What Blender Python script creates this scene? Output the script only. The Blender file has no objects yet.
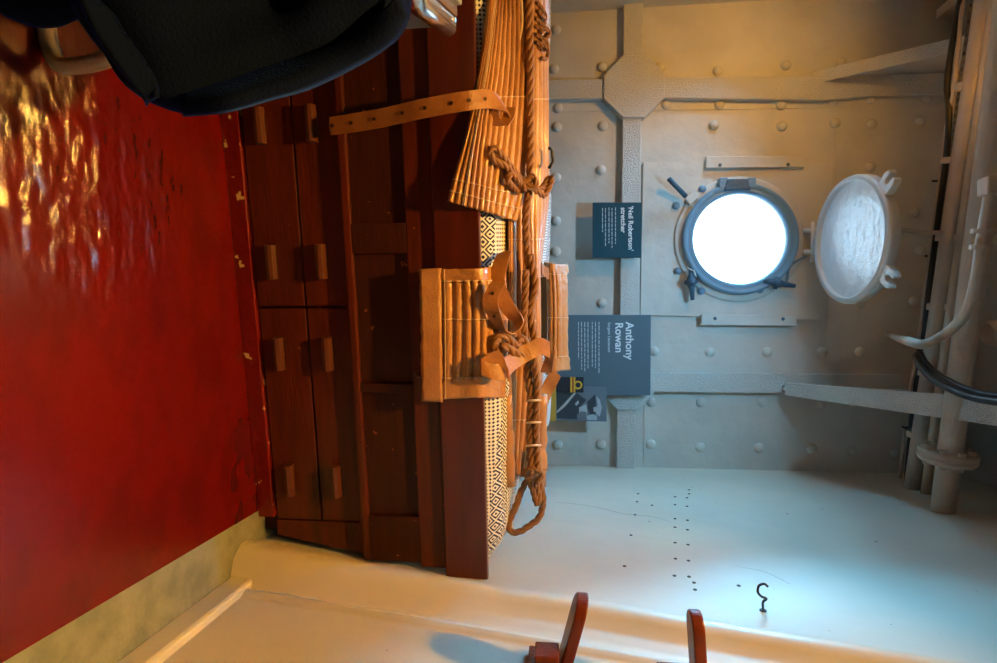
import bpy, bmesh, math, random
from mathutils import Vector, Matrix, noise
random.seed(7)
SC = bpy.context.scene
COL = SC.collection
V = Vector
R = math.radians

# ------------------------------------------------------------ camera
# The photograph was taken with the camera turned on its side: the picture's right is the room's up.
F, CH = 560.0, 0.8
PITCH = math.atan(61.5 / F)
cp, sp = math.cos(PITCH), math.sin(PITCH)
cam = bpy.data.cameras.new('camera')
cam.sensor_width = 36; cam.sensor_fit = 'HORIZONTAL'
cam.lens = 36 * F / 997; cam.clip_start = 0.01
camo = bpy.data.objects.new('camera', cam); COL.objects.link(camo)
up = V((0, sp, cp)); fw = V((0, cp, -sp)); rt = V((1, 0, 0))
m = Matrix((up, -rt, -fw)).transposed().to_4x4()
m.translation = V((0, 0, CH)); camo.matrix_world = m
SC.camera = camo

# ------------------------------------------------------------ world, lights, exposure
w = bpy.data.worlds.new('sky'); SC.world = w; w.use_nodes = True
w.node_tree.nodes['Background'].inputs[0].default_value = (0.55, 0.80, 1.0, 1)
w.node_tree.nodes['Background'].inputs[1].default_value = 6.0
vs = SC.view_settings
vs.view_transform = 'Standard'; vs.look = 'None'; vs.gamma = 1; vs.use_curve_mapping = False
vs.exposure = 0.0

def area(name, loc, target, size, power, color, spread=180, shape='DISK', size_y=None):
    l = bpy.data.lights.new(name, 'AREA'); l.shape = shape; l.size = size
    if size_y: l.size_y = size_y
    l.energy = power; l.color = color; l.spread = R(spread)
    o = bpy.data.objects.new(name, l); COL.objects.link(o)
    o.location = loc
    o.rotation_euler = (V(target) - V(loc)).to_track_quat('-Z', 'Y').to_euler()
    return o
WARM = (1.0, 0.49, 0.08)
area('daylight_outside_porthole', (-2.3, 3.60, 2.7), (-0.43, 2.74, 1.58), 3.2, 7000, (0.14, 0.58, 1.0), shape='RECTANGLE', size_y=2.8)
area('added_cool_fill_left', (-1.50, 2.40, 1.70), (0.6, 2.0, 0.85), 0.22, 5.5, (0.15, 0.58, 1.0), 90)  # unseen cool fill, added to brighten the walls; no opening on this side
area('cool_ceiling_lamp', (-0.35, 1.64, 2.02), (0.05, 2.25, 0.8), 0.08, 8.0, (0.24, 0.62, 1.0), 115)
area('warm_ceiling_lamp_near', (-0.35, 0.50, 2.45), (0.1, 0.95, 0.0), 0.08, 19, WARM, 88)
area('warm_ceiling_lamp_far', (-0.95, 2.20, 2.5), (-0.35, 0.9, 0.0), 0.10, 5.5, WARM, 60)
area('warm_ceiling_lamp_left', (-1.35, 1.75, 1.9), (-1.0, 2.7, 1.1), 0.10, 4.2, WARM, 130)

# ------------------------------------------------------------ pixel rays -> points on real planes
def ray(u, v):
    U = u - 498.5
    return V((v - 331.5, cp * F + sp * U, cp * U - sp * F))
def onY(u, v, Y):
    r = ray(u, v); return V((0, 0, CH)) + r * (Y / r.y)
def onX(u, v, X):
    r = ray(u, v); return V((0, 0, CH)) + r * (X / r.x)
def onZ(u, v, Z):
    r = ray(u, v); return V((0, 0, CH)) + r * ((Z - CH) / r.z)
TH = math.atan(0.168); BC, BS = math.cos(TH), math.sin(TH); BY = 1.3455
def Lp(s, d, z):        # bunk frame: along the front, depth behind the front, height
    return V((s * BC - d * BS, BY + s * BS + d * BC, z))
def onB(u, v, d=0.0):
    r = ray(u, v); t = (d + BY * BC) / (-BS * r.x + BC * r.y)
    return V((0, 0, CH)) + r * t
D = 2.74

# ------------------------------------------------------------ materials
def mat(name, col, rough=0.5, metal=0.0, bump=0.0, bscale=40, bdet=4, col2=None, cscale=6, mixlo=0.4, mixhi=0.6, coat=0.0, coord='Object', stretch=None, spec=0.5, chips=None):
    m = bpy.data.materials.new(name); m.use_nodes = True
    nt = m.node_tree; N = nt.nodes; L = nt.links; b = N['Principled BSDF']
    b.inputs['Base Color'].default_value = (*col, 1); b.inputs['Roughness'].default_value = rough
    b.inputs['Metallic'].default_value = metal; b.inputs['Specular IOR Level'].default_value = spec
    b.inputs['Coat Weight'].default_value = coat; b.inputs['Coat Roughness'].default_value = 0.12
    tc = N.new('ShaderNodeTexCoord'); mp = N.new('ShaderNodeMapping')
    L.new(tc.outputs[coord], mp.inputs[0])
    if stretch: mp.inputs['Scale'].default_value = stretch
    out = None
    if col2:
        n = N.new('ShaderNodeTexNoise'); n.inputs['Scale'].default_value = cscale; n.inputs['Detail'].default_value = 6
        L.new(mp.outputs[0], n.inputs[0])
        r = N.new('ShaderNodeValToRGB'); r.color_ramp.elements[0].position = mixlo; r.color_ramp.elements[1].position = mixhi
        r.color_ramp.elements[0].color = (*col, 1); r.color_ramp.elements[1].color = (*col2, 1)
        L.new(n.outputs[0], r.inputs[0]); out = r.outputs[0]
    if chips:
        n = N.new('ShaderNodeTexNoise'); n.inputs['Scale'].default_value = chips[1]; n.inputs['Detail'].default_value = 5
        L.new(tc.outputs[coord], n.inputs[0])
        r = N.new('ShaderNodeValToRGB'); r.color_ramp.elements[0].position = chips[2]; r.color_ramp.elements[1].position = chips[2] + 0.012
        L.new(n.outputs[0], r.inputs[0])
        mx = N.new('ShaderNodeMix'); mx.data_type = 'RGBA'
        mx.inputs[6].default_value = (*col, 1); mx.inputs[7].default_value = (*chips[0], 1)
        if out: L.new(out, mx.inputs[6])
        L.new(r.outputs[0], mx.inputs[0]); out = mx.outputs[2]
    if out: L.new(out, b.inputs['Base Color'])
    if bump:
        n = N.new('ShaderNodeTexNoise'); n.inputs['Scale'].default_value = bscale; n.inputs['Detail'].default_value = bdet
        L.new(mp.outputs[0], n.inputs[0])
        bp = N.new('ShaderNodeBump'); bp.inputs['Strength'].default_value = 1.0; bp.inputs['Distance'].default_value = bump
        L.new(n.outputs[0], bp.inputs['Height']); L.new(bp.outputs[0], b.inputs['Normal'])
    return m

M = {}
M['red_floor'] = mat('red_floor_paint', (0.13, 0.003, 0.0015), 0.25, bump=0.0095, bscale=23, bdet=1.5, col2=(0.10, 0.003, 0.0015), cscale=9, stretch=(0.75, 1.35, 1), chips=((0.5, 0.36, 0.13), 9, 0.735), spec=0.6)
M['red_kick'] = mat('red_kick_paint', (0.14, 0.005, 0.003), 0.28, bump=0.004, bscale=40, chips=((0.6, 0.45, 0.2), 26, 0.66))
M['concrete'] = mat('grey_concrete', (0.19, 0.20, 0.15), 0.85, bump=0.004, bscale=50, bdet=8, col2=(0.27, 0.27, 0.20), cscale=14)
M['cream'] = mat('cream_wall_paint', (0.66, 0.61, 0.49), 0.42, bump=0.006, bscale=5, bdet=3, col2=(0.72, 0.66, 0.53), cscale=3, chips=((0.20, 0.11, 0.05), 30, 0.745))
M['plate'] = mat('steel_plate_paint', (0.66, 0.63, 0.56), 0.5, bump=0.003, bscale=22, bdet=6, col2=(0.58, 0.56, 0.50), cscale=4, chips=((0.18, 0.10, 0.06), 38, 0.79))
M['pebble'] = mat('pebbly_beam_paint', (0.70, 0.68, 0.62), 0.55, bump=0.009, bscale=210, bdet=2)
M['ceil'] = mat('ceiling_paint', (0.42, 0.42, 0.38), 0.6, bump=0.003, bscale=60, bdet=4)
M['pipe'] = mat('pipe_paint', (0.52, 0.43, 0.34), 0.38, bump=0.003, bscale=60, bdet=5, col2=(0.46, 0.39, 0.31), cscale=12)
M['mahog'] = mat('mahogany', (0.100, 0.012, 0.002), 0.42, spec=0.35, bump=0.0015, bscale=30, bdet=8, col2=(0.045, 0.008, 0.002), cscale=7, stretch=(0.5, 3, 6), mixlo=0.3, mixhi=0.75, chips=((0.30, 0.10, 0.03), 60, 0.73), coat=0.12)
M['mahog_d'] = mat('dark_mahogany_panel', (0.030, 0.0055, 0.0018), 0.5, spec=0.3, bump=0.0012, bscale=40, bdet=8, col2=(0.050, 0.009, 0.0025), cscale=9, stretch=(0.6, 3, 6), mixlo=0.35, mixhi=0.75, chips=((0.30, 0.10, 0.03), 46, 0.70))
M['mahog_b'] = mat('polished_side_board', (0.080, 0.010, 0.003), 0.30, bump=0.0008, bscale=20, bdet=6, col2=(0.060, 0.008, 0.002), cscale=5, stretch=(0.5, 3, 6), coat=0.15)
M['handle'] = mat('handle_wood', (0.085, 0.022, 0.008), 0.35, bump=0.001, bscale=60)
M['wood'] = mat('shelf_wood', (0.19, 0.035, 0.010), 0.35, bump=0.0015, bscale=20, bdet=8, col2=(0.14, 0.024, 0.008), cscale=10, stretch=(1, 5, 5), spec=0.3)
M['canvas'] = mat('tan_canvas', (0.54, 0.27, 0.100), 0.36, bump=0.0018, bscale=160, bdet=3, col2=(0.46, 0.21, 0.070), cscale=14, spec=0.55, coat=0.4)
M['stitch'] = mat('stitch_thread', (0.78, 0.60, 0.40), 0.7)
M['leather'] = mat('strap_leather', (0.40, 0.165, 0.045), 0.42, bump=0.0012, bscale=120, bdet=4, col2=(0.30, 0.115, 0.030), cscale=20)
M['rope'] = mat('brown_hemp_rope', (0.27, 0.115, 0.035), 0.6, bump=0.0015, bscale=350, bdet=3, col2=(0.26, 0.12, 0.04), cscale=50)
M['black'] = mat('black_rubber', (0.012, 0.012, 0.014), 0.35)
M['strap_black'] = mat('black_webbing', (0.02, 0.02, 0.024), 0.7, bump=0.002, bscale=200)
M['brass'] = mat('eyelet_metal', (0.10, 0.06, 0.03), 0.4, 0.8)
M['porthole'] = mat('porthole_paint_sky_tint', (0.17, 0.30, 0.41), 0.38, bump=0.002, bscale=60)  # blue glow of the sky on the ring is mixed into the base colour
M['dog'] = mat('dark_clamp_paint', (0.05, 0.11, 0.16), 0.4, bump=0.003, bscale=80)
M['lidglass'] = mat('white_deadlight_face', (0.93, 0.96, 0.96), 0.12, bump=0.006, bscale=22, bdet=5)
M['lidrim'] = mat('white_rim_paint', (0.72, 0.70, 0.66), 0.35, bump=0.002, bscale=60)
M['sign_blue'] = mat('deep_blue_panel', (0.005, 0.060, 0.088), 0.45)
M['sign_slate'] = mat('slate_blue_panel', (0.085, 0.135, 0.165), 0.5)
M['white'] = mat('white_print', (0.80, 0.82, 0.82), 0.6)
M['palegrey'] = mat('pale_print', (0.55, 0.62, 0.66), 0.6)
M['print_d'] = mat('print_dark', (0.030, 0.045, 0.060), 0.5)
M['print_m'] = mat('print_mid', (0.14, 0.17, 0.20), 0.5)
M['print_l'] = mat('print_light', (0.42, 0.46, 0.48), 0.5)
M['navy'] = mat('navy_card', (0.008, 0.012, 0.022), 0.6)
M['gold'] = mat('gold_braid', (0.75, 0.42, 0.03), 0.5)
M['redbraid'] = mat('red_braid', (0.35, 0.03, 0.01), 0.6)
M['mustard'] = mat('mustard_wood', (0.50, 0.30, 0.04), 0.5, bump=0.001, bscale=80)
M['jacket'] = mat('navy_wool', (0.004, 0.008, 0.030), 0.95, spec=0.03, bump=0.0015, bscale=220, bdet=3)
jn = M['jacket'].node_tree.nodes['Principled BSDF']
jn.inputs['Sheen Weight'].default_value = 0.35; jn.inputs['Sheen Roughness'].default_value = 0.35
jn.inputs['Sheen Tint'].default_value = (0.05, 0.16, 1.0, 1)
M['tube'] = mat('cream_chair_tube', (0.50, 0.40, 0.24), 0.35, bump=0.0015, bscale=60)
M['steel'] = mat('polished_steel', (0.75, 0.77, 0.79), 0.22, 1.0)
M['steel_b'] = mat('brushed_steel', (0.36, 0.36, 0.34), 0.34, 0.3, bump=0.0004, bscale=120)
M['seat'] = mat('chair_seat_vinyl', (0.05, 0.02, 0.015), 0.5)
M['tray'] = mat('cable_tray_metal', (0.20, 0.19, 0.17), 0.5, 0.3)
M['inner'] = mat('mattress_ticking', (0.55, 0.52, 0.45), 0.9)

def brush_patch():      # brush-marked paint is deepest in one worn patch of the deck
    nt = M['red_floor'].node_tree; N = nt.nodes; L = nt.links
    bp = [n for n in N if n.type == 'BUMP'][0]
    g = N.new('ShaderNodeNewGeometry'); d = N.new('ShaderNodeVectorMath'); d.operation = 'DISTANCE'
    d.inputs[1].default_value = (-0.26, 0.90, 0); L.new(g.outputs['Position'], d.inputs[0])
    r = N.new('ShaderNodeMapRange'); r.interpolation_type = 'SMOOTHSTEP'
    for k, v_ in (('From Min', 0.12), ('From Max', 0.30), ('To Min', 1.0), ('To Max', 0.0)): r.inputs[k].default_value = v_
    L.new(d.outputs['Value'], r.inputs['Value']); L.new(r.outputs['Result'], bp.inputs['Strength'])
brush_patch()

def glass_mat():
    m = bpy.data.materials.new('window_glass'); m.use_nodes = True
    nt = m.node_tree; N = nt.nodes; L = nt.links; N.clear()
    o = N.new('ShaderNodeOutputMaterial'); t = N.new('ShaderNodeBsdfTransparent'); g = N.new('ShaderNodeBsdfGlossy')
    g.inputs['Roughness'].default_value = 0.05; t.inputs[0].default_value = (0.97, 0.99, 1, 1)
    f = N.new('ShaderNodeFresnel'); f.inputs[0].default_value = 1.45
    mx = N.new('ShaderNodeMixShader')
    L.new(f.outputs[0], mx.inputs[0]); L.new(t.outputs[0], mx.inputs[1]); L.new(g.outputs[0], mx.inputs[2]); L.new(mx.outputs[0], o.inputs[0])
    return m
M['glass'] = glass_mat()

def quilt_mat():
    m = mat('woven_diamond_bedcover', (0.8, 0.8, 0.8), 0.85, bump=0.002, bscale=300, bdet=2)
    nt = m.node_tree; N = nt.nodes; L = nt.links; b = N['Principled BSDF']
    uv = N.new('ShaderNodeUVMap'); uv.uv_map = 'cloth'
    sx = N.new('ShaderNodeSeparateXYZ'); L.new(uv.outputs[0], sx.inputs[0])
    def mt(op, a, bb=None, c=None):
        n = N.new('ShaderNodeMath'); n.operation = op
        for i, x in enumerate((a, bb, c)):
            if x is None: continue
            if isinstance(x, (int, float)): n.inputs[i].default_value = x
            else: L.new(x, n.inputs[i])
        return n.outputs[0]
    def diamond(k, lo):      # concentric diamonds of k per metre
        px = mt('PINGPONG', mt('MULTIPLY', sx.outputs[0], k), 0.5)
        py = mt('PINGPONG', mt('MULTIPLY', sx.outputs[1], k), 0.5)
        d = mt('ADD', px, py)
        return d
    big = diamond(28, 0); small = diamond(100, 0)
    rings = mt('GREATER_THAN', mt('SINE', mt('MULTIPLY', big, 21)), 0.05)
    dots = mt('GREATER_THAN', small, 0.62)
    band = mt('GREATER_THAN', mt('SINE', mt('MULTIPLY', mt('ADD', sx.outputs[1], mt('MULTIPLY', sx.outputs[0], 0.12)), 52)), 0.0)
    mx = N.new('ShaderNodeMix'); mx.data_type = 'FLOAT'
    L.new(band, mx.inputs[0]); L.new(rings, mx.inputs[2]); L.new(dots, mx.inputs[3])
    cm = N.new('ShaderNodeMix'); cm.data_type = 'RGBA'
    cm.inputs[6].default_value = (0.88, 0.86, 0.80, 1); cm.inputs[7].default_value = (0.015, 0.022, 0.075, 1)
    L.new(mx.outputs[0], cm.inputs[0]); L.new(cm.outputs[2], b.inputs['Base Color'])
    return m
M['quilt'] = quilt_mat()

# ------------------------------------------------------------ helpers
def props(o, label=None, cat=None, group=None, kind=None):
    if label: o['label'] = label
    if cat: o['category'] = cat
    if group: o['group'] = group
    if kind: o['kind'] = kind
    return o
def thing(name, loc, label=None, cat=None, group=None, kind=None):
    o = bpy.data.objects.new(name, None); COL.objects.link(o)
    o.location = loc; o.empty_display_size = 0.05
    return props(o, label, cat, group, kind)
def wloc(o):
    p = V((0, 0, 0))
    while o is not None: p = p + o.location; o = o.parent
    return p
class MB:
    def __init__(s): s.bm = bmesh.new()
    def verts(s, pts): return [s.bm.verts.new(p) for p in pts]
    def face(s, vs):
        try: return s.bm.faces.new(vs)
        except ValueError: return None
    def hull8(s, b, t):          # two rings of equal length, closed
        n = len(b); B = s.verts(b); T = s.verts(t)
        s.face(B[::-1]); s.face(T)
        for i in range(n): s.face([B[i], B[(i + 1) % n], T[(i + 1) % n], T[i]])
        return s
    def prism(s, pts, off):
        pts = [V(p) for p in pts]; off = V(off); return s.hull8(pts, [p + off for p in pts])
    def box(s, a, b, fr=None):    # corners a,b in frame function fr(x,y,z)
        fr = fr or (lambda x, y, z: V((x, y, z)))
        x0, x1 = sorted((a[0], b[0])); y0, y1 = sorted((a[1], b[1])); z0, z1 = sorted((a[2], b[2]))
        c = [(x0, y0), (x1, y0), (x1, y1), (x0, y1)]
        return s.hull8([fr(x, y, z0) for x, y in c], [fr(x, y, z1) for x, y in c])
    def tube(s, path, r, n=10, caps=True, closed=False, flat=1.0):
        path = [V(p) for p in path]; rings = []
        prev = None; N_ = len(path)
        for i, p in enumerate(path):
            if closed: t = path[(i + 1) % N_] - path[i - 1]
            else: t = path[min(i + 1, N_ - 1)] - path[max(i - 1, 0)]
            t.normalize()
            if prev is None:
                a = V((0, 0, 1)) if abs(t.z) < 0.9 else V((1, 0, 0))
                nrm = t.cross(a).normalized()
            else:
                nrm = (prev - t * prev.dot(t))
                if nrm.length < 1e-6: nrm = t.orthogonal()
                nrm.normalize()
            prev = nrm; bn = t.cross(nrm)
            rr = r[i] if isinstance(r, (list, tuple)) else r
            rings.append(s.verts([p + nrm * math.cos(2 * math.pi * k / n) * rr + bn * math.sin(2 * math.pi * k / n) * rr * flat for k in range(n)]))
        for i in range(N_ if closed else N_ - 1):
            A = rings[i]; Bq = rings[(i + 1) % N_]
            for k in range(n): s.face([A[k], A[(k + 1) % n], Bq[(k + 1) % n], Bq[k]])
        if caps and not closed:
            s.face(rings[0][::-1]); s.face(rings[-1])
        return s
    def lathe(s, prof, c, ax, n=32):   # prof (r, h) about axis ax from c
        ax = V(ax).normalized(); a = ax.orthogonal().normalized(); b = ax.cross(a); c = V(c); rings = []
        for r, h in prof:
            if r < 1e-5: rings.append(s.verts([c + ax * h]) * n)
            else: rings.append(s.verts([c + ax * h + (a * math.cos(2 * math.pi * k / n) + b * math.sin(2 * math.pi * k / n)) * r for k in range(n)]))
        for i in range(len(rings) - 1):
            for k in range(n):
                q = []
                for x in (rings[i][k], rings[i][(k + 1) % n], rings[i + 1][(k + 1) % n], rings[i + 1][k]):
                    if x not in q: q.append(x)
                if len(q) > 2: s.face(q)
        return s
    def grid(s, G, thick=None, nfn=None, uv=None):   # G rows of points; thick > 0 closes it behind
        h, w_ = len(G), len(G[0])
        A = [s.verts(r) for r in G]
        fs = []
        for i in range(h - 1):
            for j in range(w_ - 1): fs.append((s.face([A[i][j], A[i][j + 1], A[i + 1][j + 1], A[i + 1][j]]), i, j))
        if uv:
            lay = s.bm.loops.layers.uv.new('cloth')
            for f, i, j in fs:
                for lp, (a, b) in zip(f.loops, ((i, j), (i, j + 1), (i + 1, j + 1), (i + 1, j))): lp[lay].uv = uv[a][b]
        if thick:
            B = []
            for i in range(h):
                row = []
                for j in range(w_):
                    du = V(G[i][min(j + 1, w_ - 1)]) - V(G[i][max(j - 1, 0)]); dv = V(G[min(i + 1, h - 1)][j]) - V(G[max(i - 1, 0)][j])
                    n = du.cross(dv); n = n.normalized() if n.length > 1e-9 else V((0, 0, 1))
                    row.append(V(G[i][j]) - n * thick)
                B.append(s.verts(row))
            for i in range(h - 1):
                for j in range(w_ - 1): s.face([B[i][j], B[i + 1][j], B[i + 1][j + 1], B[i][j + 1]])
            for j in range(w_ - 1):
                s.face([A[0][j], B[0][j], B[0][j + 1], A[0][j + 1]]); s.face([A[-1][j], A[-1][j + 1], B[-1][j + 1], B[-1][j]])
            for i in range(h - 1):
                s.face([A[i][0], A[i + 1][0], B[i + 1][0], B[i][0]]); s.face([A[i][-1], B[i][-1], B[i + 1][-1], A[i + 1][-1]])
        return s
    def rope(s, path, r, pitch=None, n=6, close=False):
        P = resample([V(p) for p in path], r * 0.8)
        pitch = pitch or r * 7
        prev = None; frames = []; acc = 0
        for i, p in enumerate(P):
            t = (P[min(i + 1, len(P) - 1)] - P[max(i - 1, 0)]).normalized()
            if prev is None: nrm = t.orthogonal().normalized()
            else:
                nrm = prev - t * prev.dot(t)
                nrm = nrm.normalized() if nrm.length > 1e-6 else t.orthogonal().normalized()
            prev = nrm
            if i: acc += (P[i] - P[i - 1]).length
            frames.append((p, nrm, t.cross(nrm), acc))
        for k in range(3):
            pa = []
            for p, a, b, L_ in frames:
                an = 2 * math.pi * (L_ / pitch + k / 3)
                pa.append(p + (a * math.cos(an) + b * math.sin(an)) * r * 0.48)
            s.tube(pa, r * 0.55, n)
        return s
    def build(s, name, m_, parent=None, smooth=False, bevel=0.0, **kw):
        bmesh.ops.recalc_face_normals(s.bm, faces=s.bm.faces[:])
        me = bpy.data.meshes.new(name)
        org = wloc(parent) if parent is not None else None
        o = bpy.data.objects.new(name, me); COL.objects.link(o)
        if parent is not None:
            o.parent = parent
        else:
            cs = [v.co for v in s.bm.verts]
            org = V(((min(c.x for c in cs) + max(c.x for c in cs)) / 2, (min(c.y for c in cs) + max(c.y for c in cs)) / 2, min(c.z for c in cs)))
            o.location = org
        bmesh.ops.translate(s.bm, verts=s.bm.verts, vec=-org)
        s.bm.to_mesh(me); s.bm.free()
        me.materials.append(M[m_])
        if smooth:
            for p in me.polygons: p.use_smooth = True
        if bevel:
            b = o.modifiers.new('bevel', 'BEVEL'); b.width = bevel; b.segments = 2; b.limit_method = 'ANGLE'; b.angle_limit = R(40)
        return props(o, **kw)
def resample(P, step):
    P = catmull(P, 8); out = [P[0]]; acc = 0
    for i in range(1, len(P)):
        seg = (P[i] - P[i - 1]).length
        while acc + seg >= step and seg > 1e-9:
            t = (step - acc) / seg
            q = P[i - 1].lerp(P[i], t); out.append(q); P[i - 1] = q; seg = (P[i] - q).length; acc = 0
        acc += seg
    return out
def cr(p0, p1, p2, p3, t):
    return 0.5 * ((2 * p1) + (p2 - p0) * t + (2 * p0 - 5 * p1 + 4 * p2 - p3) * t * t + (3 * p1 - p0 - 3 * p2 + p3) * t ** 3)
def catmull(P, k=8):
    if len(P) < 3: return [P[0].lerp(P[-1], i / 4) for i in range(5)] if len(P) == 2 else P
    Q = [2 * P[0] - P[1]] + list(P) + [2 * P[-1] - P[-2]]; out = []
    for i in range(1, len(Q) - 2):
        for j in range(k): out.append(cr(Q[i - 1], Q[i], Q[i + 1], Q[i + 2], j / k))
    out.append(Q[-2]); return out
def patch(C, nu, nv):        # smooth surface through a control grid
    rows = [catsamp(r, nv) for r in C]
    cols = list(zip(*rows))
    cs = [catsamp(list(c), nu) for c in cols]
    return [list(r) for r in zip(*cs)]
def catsamp(P, n):
    Q = [2 * P[0] - P[1]] + list(P) + [2 * P[-1] - P[-2]]; out = []; m_ = len(P) - 1
    for i in range(n + 1):
        x = i / n * m_; a = min(int(x), m_ - 1); out.append(cr(Q[a], Q[a + 1], Q[a + 2], Q[a + 3], x - a))
    return out
def normals(G):
    h, w_ = len(G), len(G[0]); N_ = []
    for i in range(h):
        row = []
        for j in range(w_):
            du = G[i][min(j + 1, w_ - 1)] - G[i][max(j - 1, 0)]; dv = G[min(i + 1, h - 1)][j] - G[max(i - 1, 0)][j]
            n = du.cross(dv); row.append(n.normalized() if n.length > 1e-9 else V((0, 0, 1)))
        N_.append(row)
    return N_
def ipol(tab, x):
    if x <= tab[0][0]:
        (a, b), (c, d) = tab[0], tab[1]
    elif x >= tab[-1][0]:
        (a, b), (c, d) = tab[-2], tab[-1]
    else:
        for i in range(len(tab) - 1):
            if tab[i][0] <= x <= tab[i + 1][0]: (a, b), (c, d) = tab[i], tab[i + 1]; break
    return b + (d - b) * (x - a) / (c - a)
def iclamp(tab, x): return ipol(tab, min(max(x, tab[0][0]), tab[-1][0]))

# ------------------------------------------------------------ the room
XL, YN, ZC = -1.55, -1.3, 2.6
MB().box((XL, YN, -0.06), (0.478, 2.85, 0.0)).build('floor', 'red_floor', kind='structure')
MB().box((0.478, YN, -0.06), (0.75, 2.85, -0.001)).build('trim_1', 'concrete', kind='structure')
MB().box((XL - 0.1, YN - 0.1, ZC), (0.8, 2.9, ZC + 0.08)).build('ceiling', 'ceil', kind='structure')
MB().box((XL - 0.1, YN, -0.06), (XL, 2.85, ZC)).build('wall_left', 'plate', kind='structure')
MB().box((XL - 0.1, YN - 0.1, -0.06), (0.8, YN, ZC)).build('wall_near', 'cream', kind='structure')

# back wall with the round opening
PC = onY(737, 240, D)           # porthole centre
PR = 0.232
wb = thing('wall_back', (0, D, 0), kind='structure')
b = MB(); n = 72; X0, X1, Z0, Z1 = XL - 0.05, 0.8, -0.05, ZC + 0.02
C1 = []; C2 = []
for k in range(n):
    a = 2 * math.pi * k / n; c, s = math.cos(a), math.sin(a)
    C1.append(V((PC.x + PR * c, D, PC.z + PR * s)))
    t = min(((X1 - PC.x) / c if c > 1e-9 else 1e9), ((X0 - PC.x) / c if c < -1e-9 else 1e9), ((Z1 - PC.z) / s if s > 1e-9 else 1e9), ((Z0 - PC.z) / s if s < -1e-9 else 1e9))
    C2.append(V((PC.x + t * c, D, PC.z + t * s)))
b.grid([[p for p in C1 + C1[:1]], [p for p in C2 + C2[:1]]])
b.grid([[p + V((0, 0.03, 0)) for p in C1 + C1[:1]], [p + V((0, 0.03, 0)) for p in C2 + C2[:1]]])
b.grid([[p for p in C1 + C1[:1]], [p + V((0, 0.03, 0)) for p in C1 + C1[:1]]])
b.build('wall_plate', 'plate', wb)

# overlapping plate seams on the back wall
def yquad(pts, Y, t): # flat plate of thickness t standing off plane Y towards the room
    P = [onY(u, v, Y) for u, v in pts]
    return MB().prism(P, (0, -t, 0))
for pts in ([(548, 112), (900, 107), (940, 106), (940, 72), (900, 74), (548, 80)],
            [(644, 345), (900, 343), (900, 470), (644, 470)],
            [(832, 107), (836, 162), (826, 345), (930, 343), (945, 107)]):
    yquad(pts, D, 0.004).build('seam_plate', 'plate', wb)
RIV = [(554,69),(602,67),(660,67),(718,71),(786,65),(841,62),(558,108),(666,105),(719,105),(781,105),(832.6,101),(870,99),(927,98),
 (557,127),(603,126),(714,125),(782,126),(835,123),(871.5,124),(920,121),(601,170),(870,167),(914,212.5),(920,250),(914,301),(861,303),
 (556,177.5),(556,221),(556,251.6),(602,303),(654,351),(710,352),(767,352),(822,352),(860,352),(651,402),(701,402.5),(762.6,402.5),(820,404),(854,403),
 (558,444.5),(601,444),(651,444.5),(700,447),(759,448),(812,449),(851.5,451),(896,453),(556,290),(556,30),(880,60)]
for u, v in RIV:
    p = onY(u, v, D - 0.003); r = 0.0215
    MB().lathe([(r * 1.15, -0.004), (r * 1.1, 0.002), (r, 0.006), (r * 0.8, 0.010), (r * 0.45, 0.013), (0, 0.014)], p, (0, -1, 0), 16).build('rivet', 'plate', wb, smooth=True)

# raised beams on the back wall
BT = 0.035
def beam(name, pts, t=BT):
    o = yquad(pts, D, t).build(name, 'pebble', bevel=0.004, kind='structure'); return o
beam('trim_2', [(623, -60), (643, -60), (641.5, 64), (622.5, 64)])
beam('trim_3', [(622, 115), (640.5, 115), (638, 362), (618.5, 362)])
beam('trim_4', [(616.5, 408), (635, 408), (634, 469), (615.5, 469)])
beam('trim_5', [(545, 83), (604, 82), (604, 101.5), (545, 102)])
beam('trim_6', [(662, 80), (870, 78), (950, 76), (950, 97), (860, 99.5), (820, 103), (662, 101)])
beam('trim_7', [(650, 372), (905, 374), (905, 394), (650, 391)])
beam('trim_8', [(603, 79), (622, 59.5), (646, 59.5), (663, 77), (663, 101), (643, 121), (622, 121), (603, 102)], 0.045)
beam('trim_9', [(600, 371), (614, 358), (640, 358), (653, 372), (653, 392), (637, 409), (617, 409), (600, 392)], 0.045)

# knee brackets from the beams to the ceiling
def knee(name, x, tip, end, w0, w1, zt):
    # web plate + sloping flange
    a = onX(*tip, x) if abs(x) > .3 else onY(*tip, D - 0.06); e = onX(*end, x)
    a = V((x, a.y, a.z)); e = V((x, e.y, e.z))
    dirn = (e - a).normalized(); e2 = e + dirn * 0.35
    if e2.z > ZC: e2 = a + dirn * ((ZC - a.z) / dirn.z)
    root = thing(name, (x, D, a.z), kind='structure')
    b = MB(); wl = [(x - 0.006, 0, 0), (x + 0.006, 0, 0)]
    b.prism([V((x - 0.006, D, a.z)), a + V((-0.006, 0, 0)), e2 + V((-0.006, 0, 0)), V((x - 0.006, e2.y, ZC)), V((x - 0.006, D, ZC))], (0.012, 0, 0))
    b.build('web', 'pebble', root)
    nn = V((0, dirn.z, -dirn.y)) * 0.012
    b = MB(); A0 = [a + V((-w0, 0, 0)), a + V((w0, 0, 0)), e2 + V((w1, 0, 0)), e2 + V((-w1, 0, 0))]
    b.hull8([p - nn * 0.2 for p in A0], [p + nn * 0.8 for p in A0]); b.build('flange', 'pebble', root, bevel=0.004)
    return root, a, e2, dirn
knee('trim_10', -1.17, (812, 78), (997, 35), 0.030, 0.030, 0)
kr, ka, ke, kd = knee('trim_11', 0.262, (785, 381), (997, 412), 0.030, 0.052, 0)
p = onX(955, 412, 0.262 + 0.022)
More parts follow.
